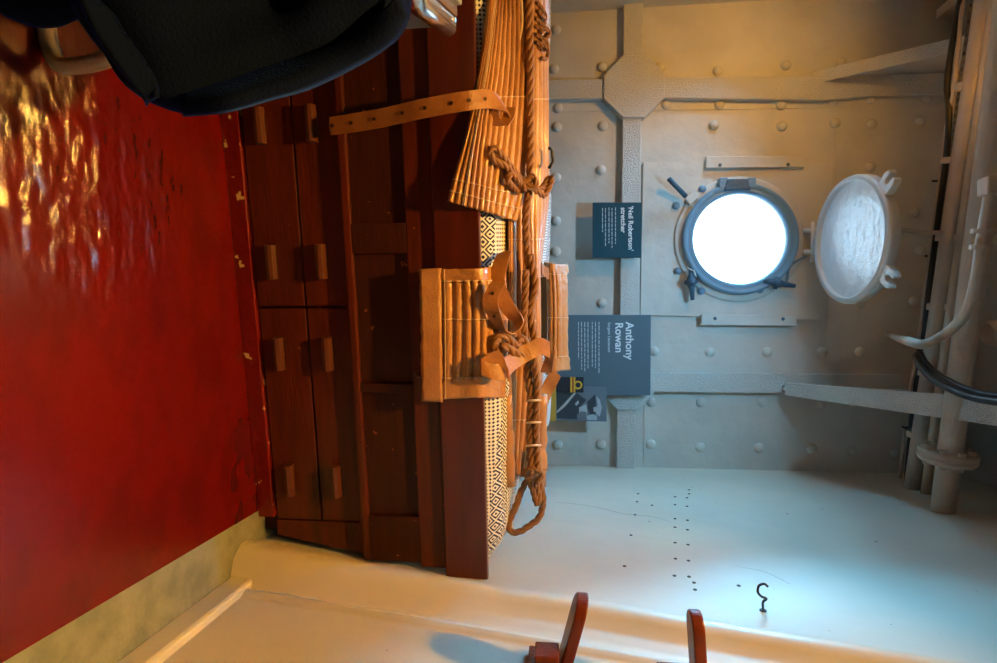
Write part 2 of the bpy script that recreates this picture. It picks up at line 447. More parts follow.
MB().lathe([(0.030, -0.002), (0.030, 0.004), (0.022, 0.006), (0.016, 0.006), (0.015, 0.012), (0, 0.013)], p, (0, -kd.z, kd.y), 20).build('bolt', 'pebble', kr, smooth=True)

# right wall: plating with a leaning rib
crest_px = [(205, 537), (222, 540), (300, 553), (380, 567.5), (540, 595), (700, 622), (860, 648), (1000, 671)]
cx = [(0, 0.535), (0.35, 0.572), (0.7, 0.60), (3, 0.60)]
CY = []
for u, v in crest_px:
    x = 0.59
    for _ in range(12):
        q = onX(u, v, x); x = ipol(cx, max(q.z, 0)) * 0.5 + x * 0.5
    CY.append((q.z, q.y))
CY.sort()
MY = sorted([(q.z, q.y) for q in (onX(245, 588, .612), onX(300, 597, .612), onX(560, 641, .612), onX(640, 655, .612))])
def xw(z): return iclamp([(0, 0.578), (0.15, 0.602), (0.3, 0.624), (0.5, 0.650), (2.6, 0.646)], z)
G = []; zs = [-0.05, 0, 0.03, 0.07, 0.12, 0.2, 0.3, 0.4, 0.5, 0.6, 0.7, 0.8, 0.95, 1.1, 1.3, 1.5, 1.7, 1.9, 2.1, 2.3, 2.45, 2.6]
for z in zs:
    zz = max(z, 0.0); yc = ipol(CY, zz); ym = ipol(MY, zz); ym = min(ym, yc - 0.085); c = iclamp(cx, zz); w_ = xw(zz)
    row = [(w_, 2.85), (w_, 2.4), (w_, 2.0), (w_ - 0.001, 1.78), (w_ - 0.004, max(1.62, yc + 0.16)), ((w_ * 1.3 + c * 0.7) / 2, yc + 0.09), (c + 0.008, yc + 0.035), (c + 0.001, yc + 0.012), (c, yc), (c + 0.003, yc - 0.012), (c + 0.012, yc - 0.026), (c + 0.028, yc - 0.044), (0.628, yc - 0.066), (0.634, yc - 0.08),
           (0.634, ym + 0.012), (0.622, ym + 0.008), (0.611, ym + 0.002), (0.611, ym - 0.010), (0.617, ym - 0.018), (0.620, ym - 0.03), (0.620, 0.5), (0.620, -0.4), (0.620, -1.35)]
    G.append([V((x, y, z)) for x, y in row])
rw = MB().grid(G).build('wall_right', 'cream', smooth=True, kind='structure')
# low moulding along the foot of the right wall
b = MB(); prof = [(0.66, 0.0), (0.600, 0.0), (0.600, 0.052), (0.604, 0.060), (0.66, 0.060)]
b.prism([V((x, 1.385, z)) for x, z in prof], (0, -2.65, 0)); b.build('baseboard_right', 'cream', bevel=0.003, kind='structure')
# screw holes and a crack: small plugs on the wall
def wall_x(u, v):               # meet the right wall's far plating
    q = onX(u, v, xw(1.0))
    for _ in range(6):
        z = q.z; yc = ipol(CY, max(z, 0)); w_ = xw(z); c = iclamp(cx, z); y = q.y
        x = iclamp([(yc, c), (yc + 0.035, c + 0.008), (yc + 0.09, (w_ * 1.3 + c * .7) / 2), (max(1.62, yc + 0.16), w_ - 0.004), (1.8, w_)], y)
        q = onX(u, v, x * 0.5 + q.x * 0.5)
    return q
HOLES = [(689,490),(689,494),(675,497),(687,498),(675,505),(687,506.5),(675,519),(687.5,520.5),(675,527.5),(687.5,530),(675,543),(688,545),(675.5,559),(688.5,561),(674.5,576),(689,577),(694,583),(695,590),
         (638,494),(637,502),(635,515),(631,535.5),(624.5,566.5),(738.6,586),(652,505.5)]
for u, v in HOLES:
    p = wall_x(u, v)
    MB().lathe([(0.0052, 0.0), (0.0046, 0.0015), (0.002, 0.0006), (0, 0.0005)], p + V((-0.0005, 0, 0)), (-1, 0, 0), 8).build('screw_plug', 'brass', rw)

for pts in ([(556, 502), (590, 506), (625, 514), (655, 517), (682, 526), (704, 531)], [(860, 532), (885, 540), (905, 543)], [(735, 566), (765, 572), (790, 584)]):
    MB().tube(catmull([wall_x(u, v) + V((0.0004, 0, 0)) for u, v in pts], 5), 0.0007, 5).build('paint_crack', 'brass', rw)
# ------------------------------------------------------------ porthole
win = thing('window_1', (PC.x, D, PC.z - 0.26), kind='structure')
P = [onY(u, v, D) for u, v in [(643, 163), (831, 163), (822, 320), (640, 315)]]
# mounting plate with a round opening
n = 72; c1 = []; c2 = []
Pq = sorted(P, key=lambda q: math.atan2(q.z - PC.z, q.x - PC.x))
def polyray(poly, c, a):
    d = V((math.cos(a), math.sin(a))); best = None
    for i in range(len(poly)):
        p = V((poly[i].x - c.x, poly[i].z - c.z)); q = V((poly[(i + 1) % len(poly)].x - c.x, poly[(i + 1) % len(poly)].z - c.z)); e = q - p
        den = d.x * e.y - d.y * e.x
        if abs(den) < 1e-9: continue
        t = (p.x * e.y - p.y * e.x) / den; s_ = (p.x * d.y - p.y * d.x) / den
        if t > 0 and -1e-6 <= s_ <= 1 + 1e-6: best = t if best is None else min(best, t)
    return best
angs = sorted([2 * math.pi * k / n - math.pi for k in range(n)] + [math.atan2(q.z - PC.z, q.x - PC.x) for q in Pq])
for a in angs:
    t = polyray(Pq, PC, a)
    c1.append(V((PC.x + PR * math.cos(a), 0, PC.z + PR * math.sin(a)))); c2.append(V((PC.x + t * math.cos(a), 0, PC.z + t * math.sin(a))))
c1.append(c1[0]); c2.append(c2[0])
yy = lambda L_, y: [p + V((0, y, 0)) for p in L_]
MB().grid([yy(c1, D - 0.001), yy(c1, D - 0.016), yy(c2, D - 0.016), yy(c2, D - 0.001)]).build('mounting_plate', 'plate', win)
yf = D - 0.016
prof = [(0.236, 0.015), (0.222, 0.015), (0.209, 0.0), (0.209, -0.02), (0.214, -0.038), (0.222, -0.042), (0.230, -0.034), (0.236, -0.036), (0.246, -0.044), (0.256, -0.040), (0.260, -0.028), (0.260, 0.003)]
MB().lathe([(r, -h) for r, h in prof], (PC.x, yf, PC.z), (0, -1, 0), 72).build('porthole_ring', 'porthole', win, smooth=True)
MB().lathe([(0.0, 0.0), (0.211, 0.0), (0.211, -0.008), (0, -0.008)], (PC.x, yf, PC.z), (0, -1, 0), 48).build('glass_pane', 'glass', win)
MB().lathe([(0.292, 0.0), (0.292, 0.006), (0.284, 0.010), (0.255, 0.010)], (PC.x, yf, PC.z), (0, -1, 0), 64).build('flange_ring', 'plate', win, smooth=True)
for u, v in [(676, 206), (702, 189.5), (757, 188.5), (791, 227), (789.5, 258), (678, 271), (701, 291), (759, 290)]:
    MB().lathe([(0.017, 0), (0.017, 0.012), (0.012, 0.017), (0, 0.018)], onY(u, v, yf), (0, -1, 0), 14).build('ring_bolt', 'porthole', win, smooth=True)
for pts in ([(705.5, 157.5), (803.5, 157), (803, 168), (705, 169)], [(701, 314.5), (795, 315.5), (795, 326), (700.5, 325)]):
    o = yquad(pts, yf, 0.018).build('cleat_bar', 'plate', win, bevel=0.002)
for u, v in [(720, 165), (788, 164.5), (715, 318.5), (783, 319)]:
    MB().lathe([(0.008, 0), (0.008, 0.002), (0, 0.003)], onY(u, v, yf - 0.018), (0, -1, 0), 10).build('cleat_screw', 'dog', win)
# top lug (room-left side), lever, clamps
yquad([(725, 181), (745, 181), (748, 192), (722, 192)], yf - 0.01, 0.04).build('lug', 'dog', win, bevel=0.004)
for du in (-14, 14):
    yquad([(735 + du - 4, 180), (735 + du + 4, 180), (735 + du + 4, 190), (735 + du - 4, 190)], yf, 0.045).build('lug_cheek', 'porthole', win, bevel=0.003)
MB().tube([onY(668.5, 178.5, yf - 0.06), onY(686, 196.5, yf - 0.03)], 0.0115, 12).build('lever', 'dog', win, smooth=True)
yquad([(684, 200), (693, 192), (698, 198), (689, 206)], yf, 0.03).build('lever_block', 'plate', win, bevel=0.003)
def clamp(u, v, ang, rod=None):
    c = onY(u, v, yf - 0.035); cl = MB()
    d1 = V((math.cos(ang), 0, math.sin(ang))); d2 = V((-d1.z, 0, d1.x))
    cl.tube([c - d1 * 0.055 + V((0, -.005, 0)), c - d1 * 0.03 + V((0, -.012, 0)), c, c + d1 * 0.03, c + d1 * 0.085], [0.008, 0.013, 0.024, 0.014, 0.009], 12)
    cl.lathe([(0.020, 0), (0.020, 0.012), (0.012, 0.020), (0, 0.021)], c + V((0, -0.014, 0)), (0, -1, 0), 12)
    cl.tube([c - d2 * 0.028, c + d2 * 0.028], 0.010, 10)
    return cl.build('clamp', 'dog', win, smooth=True)
clamp(691, 282, R(5)); clamp(776, 283, R(80)); 
MB().tube([onY(687, 268, yf - .05), onY(694, 271, yf - .055), onY(696, 277, yf - .05)], 0.004, 8).build('clamp_wire', 'lidrim', win, smooth=True)
# hinge of the lid
HG = onY(812, 240, D - 0.055)
for v in (230.5, 252):
    a = onY(804, v, D - 0.03); e = onY(819, v, D - 0.07)
    MB().tube([a, e], 0.0115, 12).build('hinge_eye', 'lidrim', win, smooth=True)
MB().tube([onY(813, 222, D - .06), onY(812.5, 241, D - .06), onY(812, 262, D - .06)], 0.008, 12).build('hinge_pin', 'lidrim', win, smooth=True)
b = MB(); ch = catmull([onY(805, 257, D - .045), onY(795, 262, D - .035), onY(789, 268, D - .03), onY(787, 280, D - .03)], 8)
for i in range(0, len(ch) - 1):
    c = (ch[i] + ch[i + 1]) / 2; t = (ch[i + 1] - ch[i]).normalized(); s_ = t.orthogonal().normalized()
    if i % 2: s_ = t.cross(s_)
    b.tube([c + t * math.cos(a_) * 0.011 + s_ * math.sin(a_) * 0.005 for a_ in [k * math.pi / 4 for k in range(8)]], 0.0018, 5, closed=True)
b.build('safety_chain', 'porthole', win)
# the lid, swung up and standing out from the wall
phi = R(86); ld = V((0, -math.sin(phi), math.cos(phi))); ln = V((0, -math.cos(phi), -math.sin(phi)))  # ln faces down
LC = V((PC.x + 0.062, D - 0.06, HG.z + 0.012)) + ld * 0.285
lr = 0.252
lid = MB().lathe([(lr - 0.022, 0.004), (lr - 0.020, 0.020), (lr - 0.014, 0.024), (lr - 0.008, 0.018), (lr, 0.022), (lr + 0.004, 0.012), (lr + 0.004, -0.022), (lr - 0.01, -0.028), (0, -0.040)], LC, ln, 64).build('porthole_lid', 'lidrim', win, smooth=True, label='white round lid swung up on its hinge')
MB().lathe([(0, 0.006), (lr - 0.12, 0.006), (lr - 0.05, 0.008), (lr - 0.020, 0.006)], LC, ln, 64).build('lid_face', 'lidglass', lid, smooth=True)
for sgn in (-1, 1):             # forked lugs at the free edge
    dr = (ld * 0.80 + V((sgn * 0.60, 0, 0))).normalized(); sd = dr.cross(ln).normalized(); base = LC + dr * (lr - 0.015)
    b = MB(); pts = []
    outl = [(-0.03, 0), (0.03, 0), (0.034, 0.03), (0.036, 0.065), (0.026, 0.085), (0.012, 0.080), (0.012, 0.05), (0.0, 0.04), (-0.012, 0.05), (-0.012, 0.080), (-0.026, 0.085), (-0.036, 0.065), (-0.034, 0.03)]
    b.prism([base + sd * x + dr * y - ln * 0.014 for x, y in outl], ln * 0.028)
    b.build('lid_lug', 'lidrim', lid, bevel=0.004)
b = MB(); b.tube([LC + ld * (lr - .02) - ln * 0.03 + V((0.0, 0, 0)), V((LC.x, LC.y - 0.15, LC.z + 0.17)), V((LC.x, LC.y - 0.12, ZC))], 0.008, 10)
b.build('hold_up_bar', 'pipe', win, smooth=True)

# ------------------------------------------------------------ pipes and cables under the ceiling
def pipe(name, z, p0, p1, r, label, extend=1.0, group=None):
    a = onZ(*p0, z); e = onZ(*p1, z); d = (e - a).normalized()
    root = thing(name, (a.x, a.y, z), label, 'pipe', group)
    k = (XL - 0.02 - a.x) / d.x; k0 = (xw(z) + 0.01 - a.x) / d.x
    A = a + d * k0; B_ = a + d * k
    MB().tube([A.lerp(B_, i / 12) for i in range(13)], r, 20).build('pipe_run', 'pipe', root, smooth=True)
    return root, a, d
def clampon(root, z, px, r, w_=0.022):
    c = onZ(*px, z); 
    MB().lathe([(r, -w_ / 2), (r + 0.007, -w_ / 2), (r + 0.007, w_ / 2), (r, w_ / 2)], c, PD, 20).build('clamp_band', 'pipe', root, smooth=False)
r1, a1, PD = pipe('ceiling_pipe', 2.24, (912, 490), (983, 10), 0.029, 'medium beige pipe, nearest the back wall of the three under the ceiling')
for px in [(967, 86), (953, 160), (947, 238), (938, 307), (929, 373), (917, 434)]: clampon(r1, 2.24, px, 0.029)
r2, a2, d2 = pipe('ceiling_pipe', 2.25, (926, 490), (980, 105), 0.017, 'thinnest beige pipe, running between two thicker ceiling pipes')
for px in [(975, 155), (960, 238), (952, 307), (942, 373)]: clampon(r2, 2.25, px, 0.017)
r3, a3, d3 = pipe('ceiling_pipe', 2.17, (944, 500), (1001, 60), 0.037, 'thickest beige pipe under the ceiling, with a bolted flange near the right wall')
c = onZ(947.5, 455, 2.17)
MB().lathe([(0.036, -0.022), (0.085, -0.020), (0.089, -0.012), (0.089, -0.003), (0.082, 0.0), (0.089, 0.003), (0.089, 0.012), (0.085, 0.020), (0.036, 0.022)], c, d3, 28).build('bolted_flange', 'pipe', r3, smooth=True)
for k in range(8):
    a_ = 2 * math.pi * k / 8; o1 = d3.orthogonal().normalized(); o2 = d3.cross(o1)
    q = c + (o1 * math.cos(a_) + o2 * math.sin(a_)) * 0.067
    MB().lathe([(0, -0.034), (0.012, -0.034), (0.012, 0.034), (0, 0.034)], q, d3, 6).build('flange_bolt', 'pipe', r3)
# bent branch pipe
zb = 2.06
br = [onY(889, 334, D - 0.01), onY(896, 337, D - 0.12), onZ(908, 341, 1.98), onZ(925, 344, 2.0), onZ(948, 332, zb), onZ(966, 312, zb), onZ(976, 280, zb), onZ(981, 245, zb), onZ(988, 205, zb), onZ(990, 190, zb)]
t = thing('branch_pipe', br[0], 'bent beige branch pipe curving from the back wall up to a valve block', 'pipe')
MB().tube(catmull(br, 6), 0.0155, 16).build('bent_tube', 'pipe', t, smooth=True)
for px in [(983.5, 231), (981.5, 247)]:
    MB().lathe([(0.018, -0.007), (0.030, -0.007), (0.030, 0.007), (0.018, 0.007)], onZ(*px, zb), d3, 18).build('collar', 'pipe', t)
q = onZ(991, 187, zb)
MB().box((q.x - 0.03, q.y - 0.022, q.z - 0.022), (q.x + 0.025, q.y + 0.026, q.z + 0.03)).build('valve_block', 'pipe', t, bevel=0.006)
# loops of the saddle on the ceiling
t = thing('ceiling_fitting', onZ(985, 333, 2.4), 'round beige fitting on the ceiling right of the bent pipe', 'fitting')
MB().lathe([(0.05, 0.2), (0.05, 0.02), (0.042, 0.0), (0.028, 0.0), (0.026, 0.02), (0, 0.02)], onZ(986, 333, 2.4), (0, 0, 1), 24).build('socket', 'pipe', t, smooth=True)
# cable tray, conduit, cables
a = onZ(902, 492, 2.33); e = onZ(962, 60, 2.33); dd = (e - a).normalized(); sd = V((-dd.y, dd.x, 0)).normalized()
if sd.y > 0: sd = -sd
t = thing('cable_tray', a, 'narrow perforated metal cable tray under the ceiling, behind the pipes', 'cable tray')
b = MB(); Ltot = (XL - a.x) / dd.x; W0 = 0.05; k = -0.02
while k < Ltot:
    for j in range(3):
        o0 = a + dd * (k + (0.014 if j % 2 else 0)) + sd * (j * W0 / 3)
        b.box((0, 0, 0), (0.016, W0 / 3 - 0.004, 0.003), lambda x, y, z, o0=o0: o0 + dd * x + sd * y + V((0, 0, z)))
    b.box((0, 0, 0), (0.028, 0.0035, 0.003), lambda x, y, z, k=k: a + dd * k + dd * x + sd * (W0 / 3 - 0.004 + y) + V((0, 0, z)))
    b.box((0, 0, 0), (0.028, 0.0035, 0.003), lambda x, y, z, k=k: a + dd * k + dd * x + sd * (2 * W0 / 3 - 0.004 + y) + V((0, 0, z)))
    b.box((0, 0, 0), (0.004, W0, 0.003), lambda x, y, z, k=k: a + dd * k + dd * x + sd * y + V((0, 0, z)))
    k += 0.028
b.build('perforated_strip', 'tray', t)
MB().box((-0.03, -0.004, 0), (Ltot, 0.0, 0.02), lambda x, y, z: a + dd * x + sd * y + V((0, 0, z))).build('side_lip', 'tray', t)
t = thing('conduit', onZ(899, 487, 2.29), 'slim pale conduit rod beside the black cable under the ceiling', 'conduit')
cpx = [(898, 492), (907, 408), (918, 345), (928, 270), (938, 200), (946, 130), (953, 95), (958, 50), (963, -5), (970, -60)]
MB().tube([onZ(u, v, 2.29) for u, v in cpx], 0.0075, 10).build('rod', 'pipe', t, smooth=True)
for u, v in [(935, 181), (928, 256), (917, 344), (905, 427)]:
    MB().lathe([(0.0075, -.004), (0.011, -.004), (0.011, .004), (0.0075, .004)], onZ(u, v, 2.29), PD, 10).build('tie', 'black', t)
b = MB(); b.tube(catmull([onZ(u, v, 2.285) for u, v in [(906, 492), (913, 410), (923, 345), (931, 275), (940, 205), (947, 150), (949, 110), (947, 85), (953, 40), (968, -40)]], 5), 0.011, 10)
b.build('power_cable', 'black', smooth=True, label='black cable running straight beside the pale conduit, behind the pipes', cat='cable')
b = MB(); b.tube(catmull([onZ(916, 355, 2.12), onZ(921, 367, 2.08), onZ(935, 381, 2.05), onZ(955, 391, 2.02), onZ(975, 398, 2.02), onZ(1000, 402, 2.02), onZ(1030, 404, 2.02)], 5), 0.012, 10)
b.build('power_cable', 'black', smooth=True, label='black cable crossing over the lower knee bracket, leftmost of two', cat='cable')
b = MB(); b.tube(catmull([onZ(919, 350, 2.14), onZ(926, 363, 2.11), onZ(941, 376, 2.09), onZ(960, 386, 2.06), onZ(980, 393, 2.06), onZ(1000, 396, 2.06), onZ(1030, 397, 2.06)], 5), 0.010, 10)
b.build('power_cable', 'black', smooth=True, label='black cable looping above its twin across the lower knee bracket', cat='cable')
for pts in ([(904, 13), (930, -10)], [(936, 15), (968, -12)]):
    A = onZ(*pts[0], 2.45); B_ = A + V((0, -1.2, 0))
    MB().box((A.x - 0.02, A.y, 2.45), (A.x + 0.02, B_.y, 2.6)).build('ceiling_rail', 'pipe', label='beige rail under the ceiling, %s of two in the far left corner' % ('lower' if pts[0][0] < 920 else 'higher'), cat='rail')

# ------------------------------------------------------------ bunk
SL, SR, BD = -1.25, 0.648, 1.15
bk = thing('bunk', Lp(0, 0, 0), 'built-in dark mahogany bunk bed with drawers underneath, standing on the red floor', 'bunk bed')
def bb(a, b_, name, m_, par=bk, bev=0.002, **k): return MB().box(a, b_, Lp).build(name, m_, par, bevel=bev, **k)
bb((SL, -0.012, 0.0), (0.50, 0.02, 0.043), 'kickboard', 'red_kick', label='red painted kickboard with chipped paint')
# carcass behind
b = MB(); b.box((SL, 0.018, 0.0), (0.55, 0.9, 0.50), Lp); b.build('carcass', 'mahog_d', bk)
# end stile following the hull
MB().prism([Lp(0.512, -0.002, 0.043), Lp(0.556, -0.002, 0.043), Lp(0.600, -0.002, 0.285), Lp(0.512, -0.002, 0.285)], Lp(0, 0.03, 0) - Lp(0, 0, 0)).build('end_stile', 'mahog', bk, bevel=0.002)
for (s0, s1) in ((-1.16, -0.606), (-0.602, -0.064), (-0.058, 0.509)):
    for (z0, z1) in ((0.047, 0.168), (0.173, 0.272)):
        dr = bb((s0, 0.0, z0), (s1, 0.018, z1), 'drawer', 'mahog')
        zc = {0.047: 0.095, 0.173: 0.222}[z0]
        w_ = s1 - s0; cs = (s0 + w_ * 0.20, s1 - w_ * 0.205)
        for c in cs:
            b = MB(); pr = [(0, -0.011), (-0.010, -0.013), (-0.022, -0.009), (-0.026, 0), (-0.022, 0.009), (-0.010, 0.013), (0, 0.011)]
            b.prism([Lp(c - 0.042, d_, zc + h_) for d_, h_ in pr], Lp(0.084, 0, 0) - Lp(0, 0, 0)); b.build('drawer_handle', 'handle', dr, bevel=0.0015)
bb((SL, -0.003, 0.273), (0.60, 0.02, 0.286), 'rail', 'mahog')
# cupboard front: stiles, rails, recessed panels
d0 = -0.022
bb((SL, d0, 0.287), (0.606, 0.012, 0.306), 'rail', 'mahog', bev=0.003)
bb((SL, d0, 0.440), (0.618, 0.012, 0.506), 'rail', 'mahog', bev=0.003)
for s0, s1 in ((-0.262, -0.192), (0.128, 0.150), (0.480, 0.606), (-0.95, -0.80)):
    bb((s0, d0 + 0.001, 0.306), (s1, 0.012, 0.440), 'stile', 'mahog_d', bev=0.002)
for s0, s1 in ((-0.80, -0.262), (-0.192, 0.128), (0.150, 0.480), (SL, -0.95)):
    bb((s0, -0.008, 0.306), (s1, 0.010, 0.440), 'door_panel', 'mahog_d', bev=0.001)
MB().box((0.128, d0 - 0.001, 0.420), (0.150, d0, 0.440), Lp).build('stile_patch', 'mahog_d', bk)
# toe piece right of the drawers under the cupboard
MB().prism([Lp(0.52, 0.03, 0.306), Lp(0.592, 0.03, 0.306), Lp(0.612, 0.03, 0.43), Lp(0.52, 0.03, 0.43)], Lp(0, 0.02, 0) - Lp(0, 0, 0)).build('end_panel', 'mahog_b', bk)
MB().lathe([(0.008, 0), (0.009, 0.008), (0.006, 0.014), (0, 0.015)], Lp(0.10, d0, 0.456), Lp(0, -1, 0) - Lp(0, 0, 0), 14).build('door_knob', 'handle', bk, smooth=True)
MB().box((SL, -0.036, 0.508), (SR - 0.004, -0.010, 0.617), Lp).build('side_board', 'mahog_b', bk, bevel=0.004)
b = MB(); b.box((SL, 0.0, 0.50), (0.60, 1.08, 0.53), Lp); b.build('bed_base', 'mahog', bk)

# bedding
def bed_z(s, d):
    z = 0.617 + 0.055 * min(1, max(0, d + 0.01) / 0.10) ** 0.6 + 0.008 * math.sin(s * 9 + d * 5) * min(1, d * 6)
    z += 0.085 * max(0, min(1, (d - 0.50) / 0.35)) ** 1.3
    return z
G = []; UV = []
ns, nd = 110, 34
for i in range(nd + 1):
    row = []; ur = []
    for j in range(ns + 1):
        s = SL + (0.625 - SL) * j / ns; d = -0.002 + (1.02) * (i / nd) ** 1.2
        z = bed_z(s, d)
        if i == 0: z -= 0.07
        elif i == 1: z -= 0.010
        e = max(0, (s - 0.50) / 0.125); z -= 0.045 * min(1.2, e) ** 2
        if d > 0.6: z -= 0.10 * e ** 2 ; 
        sc = s
        # the far end of the bed narrows with the hull
        row.append(Lp(min(sc, 0.625 + d * 0.10 ) + (0.0), d, z + 0.0025 * noise.noise(V((s * 30, d * 30, 0)))))
        ur.append((s, d + (-0.06 if i == 0 else 0)))
    G.append(row); UV.append(ur)
bc = MB(); bc.grid(G, uv=UV)
bcover = bc.build('bedcover', 'quilt', smooth=True, label='woven bedcover with navy and white diamond pattern lying on the bunk', cat='bedcover')
t = thing('mattress', Lp(-0.3, 0.5, 0.53), 'thin pale mattress lying on the bunk under the patterned bedcover', 'mattress')
MB().box((SL + 0.01, 0.01, 0.532), (0.60, 1.0, 0.598), Lp).build('ticking', 'inner', t, bevel=0.02)

# ------------------------------------------------------------ stretcher
st = thing('rescue_stretcher', Lp(-0.2, 0.2, 0.62), 'tan canvas and wooden slat rescue stretcher with ropes and straps, lying along the bunk', 'stretcher')
def q(u, v, d): return onB(u, v, d)
def slats(C, nu, nv, nsl, amp=0.006, thick=0.006, along='v', hem=0.0, hemv=(0, 0), name='x', m_='canvas', gap=0.5):
    G = patch(C, nu, nv); Nn = normals(G); Q = []
    for i in range(nu + 1):
        row = []
        for j in range(nv + 1):
            a = i / nu; b_ = j / nv
            f = abs(math.sin(math.pi * a * nsl)) ** gap
            if a < hem or b_ < hemv[0] or b_ > 1 - hemv[1]: f = 0.75 + 0.15 * math.sin(b_ * 40) * 0.3
            w_ = 0.0018 * noise.noise(V((a * 9, b_ * 22, nsl)))
            row.append(G[i][j] - Nn[i][j] * (amp * (f - 1) - w_) if FLIP else G[i][j] + Nn[i][j] * (amp * (f - 1) + w_))
        Q.append(row)
    return G, Q
FLIP = False
def facecam(G):
    i, j = len(G) // 2, len(G[0]) // 2
    n = (G[i][j + 1] - G[i][j - 1]).cross(G[i + 1][j] - G[i - 1][j]); return n.dot(V((0, 0, CH)) - G[i][j]) > 0
def make_flap(name, C, nu, nv, nsl, amp=0.006, thick=0.006, **k):
    global FLIP
    G = patch(C, nu, nv); FLIP = not facecam(G)
    G, Q = slats(C, nu, nv, nsl, amp, thick, **k)
    b = MB(); b.grid(Q, thick=(-thick if FLIP else thick))
    o = b.build(name, 'canvas', st, smooth=True)
    return o, G, Q
def stitch(par, Q, i=None, j=None, r=0.0013, lift=0.004, name='stitching'):
    if i is not None: P_ = [Q[i][k] for k in range(len(Q[0]))]
    else: P_ = [Q[k][j] for k in range(len(Q))]
    eye = V((0, 0, CH))
    P_ = [p + (eye - p).normalized() * lift * (1.0 if (k // 2) % 2 else 0.6) for k, p in enumerate(P_)]
    MB().tube(P_, r, 5).build(name, 'stitch', par, smooth=True)

# main wrapped body: rolled slats running along the bunk
prof = [(508, 0.30), (507, 0.085), (517, 0.095), (528, 0.12), (538, 0.16), (546, 0.22), (549, 0.30), (545, 0.40), (520, 0.44)]
C = []
stations = [-120, -20, 60, 130, 200, 260, 320, 380, 430, 476]
for k, (u, d) in enumerate(prof):
    row = []
    for v in stations:
        uu, dd_ = u, d
        if v > 250 and k >= 4: uu = min(u, 541); dd_ = d * 0.9
        if v > 400: uu = 512 + (uu - 512) * (0.95 - (v - 400) / 180); 
        row.append(q(uu, v, dd_))
    C.append(row)
FLIP = False
body, BG, BQ = make_flap('wrapped_body', C, 132, 120, 15, amp=0.014, thick=0.004)
for j in (34, 62, 84, 104): stitch(body, BQ, j=j)
# upper wide flap, fanning out over the side board
C = [[q(530, -100, 0.10), q(531, -20, 0.10), q(532, 60, 0.10), q(531, 130, 0.10), q(527, 190, 0.09), q(519, 222, 0.075)],
     [q(512, -100, 0.07), q(513, -20, 0.065), q(512, 60, 0.055), q(506, 130, 0.02), q(500, 186, 0.0), q(496, 214, -0.01)],
     [q(500, -100, 0.045), q(500, -20, 0.04), q(493, 60, -0.005), q(483, 130, -0.045), q(477, 180, -0.052), q(474, 208, -0.057)],
     [q(496, -100, 0.03), q(494, -20, 0.015), q(484, 60, -0.03), q(467, 130, -0.058), q(454, 175, -0.066), q(447, 201, -0.070)]]
cf, CG, CQ = make_flap('chest_flap', C, 96, 90, 12, amp=0.013)
i_st = int(96 * 0.80)
stitch(cf, CQ, i=i_st, r=0.001); stitch(cf, CQ, i=i_st + 2, r=0.001)
stitch(cf, CQ, j=45); stitch(cf, CQ, j=82); stitch(cf, CQ, j=74)
# middle flap hanging over the side board
C = [[q(506, 264, 0.05), q(510, 300, 0.045), q(509, 350, 0.045), q(506, 398, 0.05)],
     [q(482, 268, -0.046), q(486, 300, -0.046), q(486, 350, -0.046), q(484, 398, -0.046)],
     [q(455, 269, -0.050), q(456, 300, -0.052), q(456, 350, -0.052), q(456, 399, -0.050)],
     [q(419, 269, -0.050), q(420, 300, -0.052), q(421, 350, -0.052), q(422, 401, -0.050)]]
mf, FG, FQ = make_flap('side_flap', C, 84, 70, 10, amp=0.010, hemv=(0.13, 0.13))
nn_ = 66
for k in range(0, 3): pass
stitch(mf, FQ, i=65, r=0.001); stitch(mf, FQ, j=10); stitch(mf, FQ, j=33); stitch(mf, FQ, j=60)
# plain canvas border beyond the slats
C = [[q(441, 268, -0.0545), q(441, 300, -0.056), q(442, 350, -0.056), q(443, 402, -0.0545)],
     [q(419, 269, -0.0545), q(420, 300, -0.056), q(421, 350, -0.056), q(422, 401, -0.0545)]]
G = patch(C, 6, 40)
for r_ in G:
    for k, p in enumerate(r_): r_[k] = p + V((0, 0.002 * noise.noise(p * 30), 0.0025 * noise.noise(p * 60)))
MB().grid(G, thick=0.003).build('flap_border', 'canvas', mf, smooth=True)
# flap standing up at the back
C = [[q(543, 262, 0.40), q(545, 300, 0.40), q(546, 340, 0.40), q(545, 375, 0.40)],
     [q(549, 263, 0.36), q(551, 300, 0.36), q(551, 340, 0.36), q(551, 374, 0.36)],
     [q(558, 264, 0.37), q(560, 300, 0.37), q(560, 340, 0.37), q(560, 371, 0.37)],
     [q(569, 264, 0.44), q(570, 300, 0.44), q(570, 340, 0.44), q(571, 370, 0.44)]]
bf, EG, EQ = make_flap('upright_flap', C, 60, 50, 5, amp=0.010, thick=0.006, hemv=(0.1, 0.16))
stitch(bf, EQ, j=5); stitch(bf, EQ, j=24); stitch(bf, EQ, j=42)
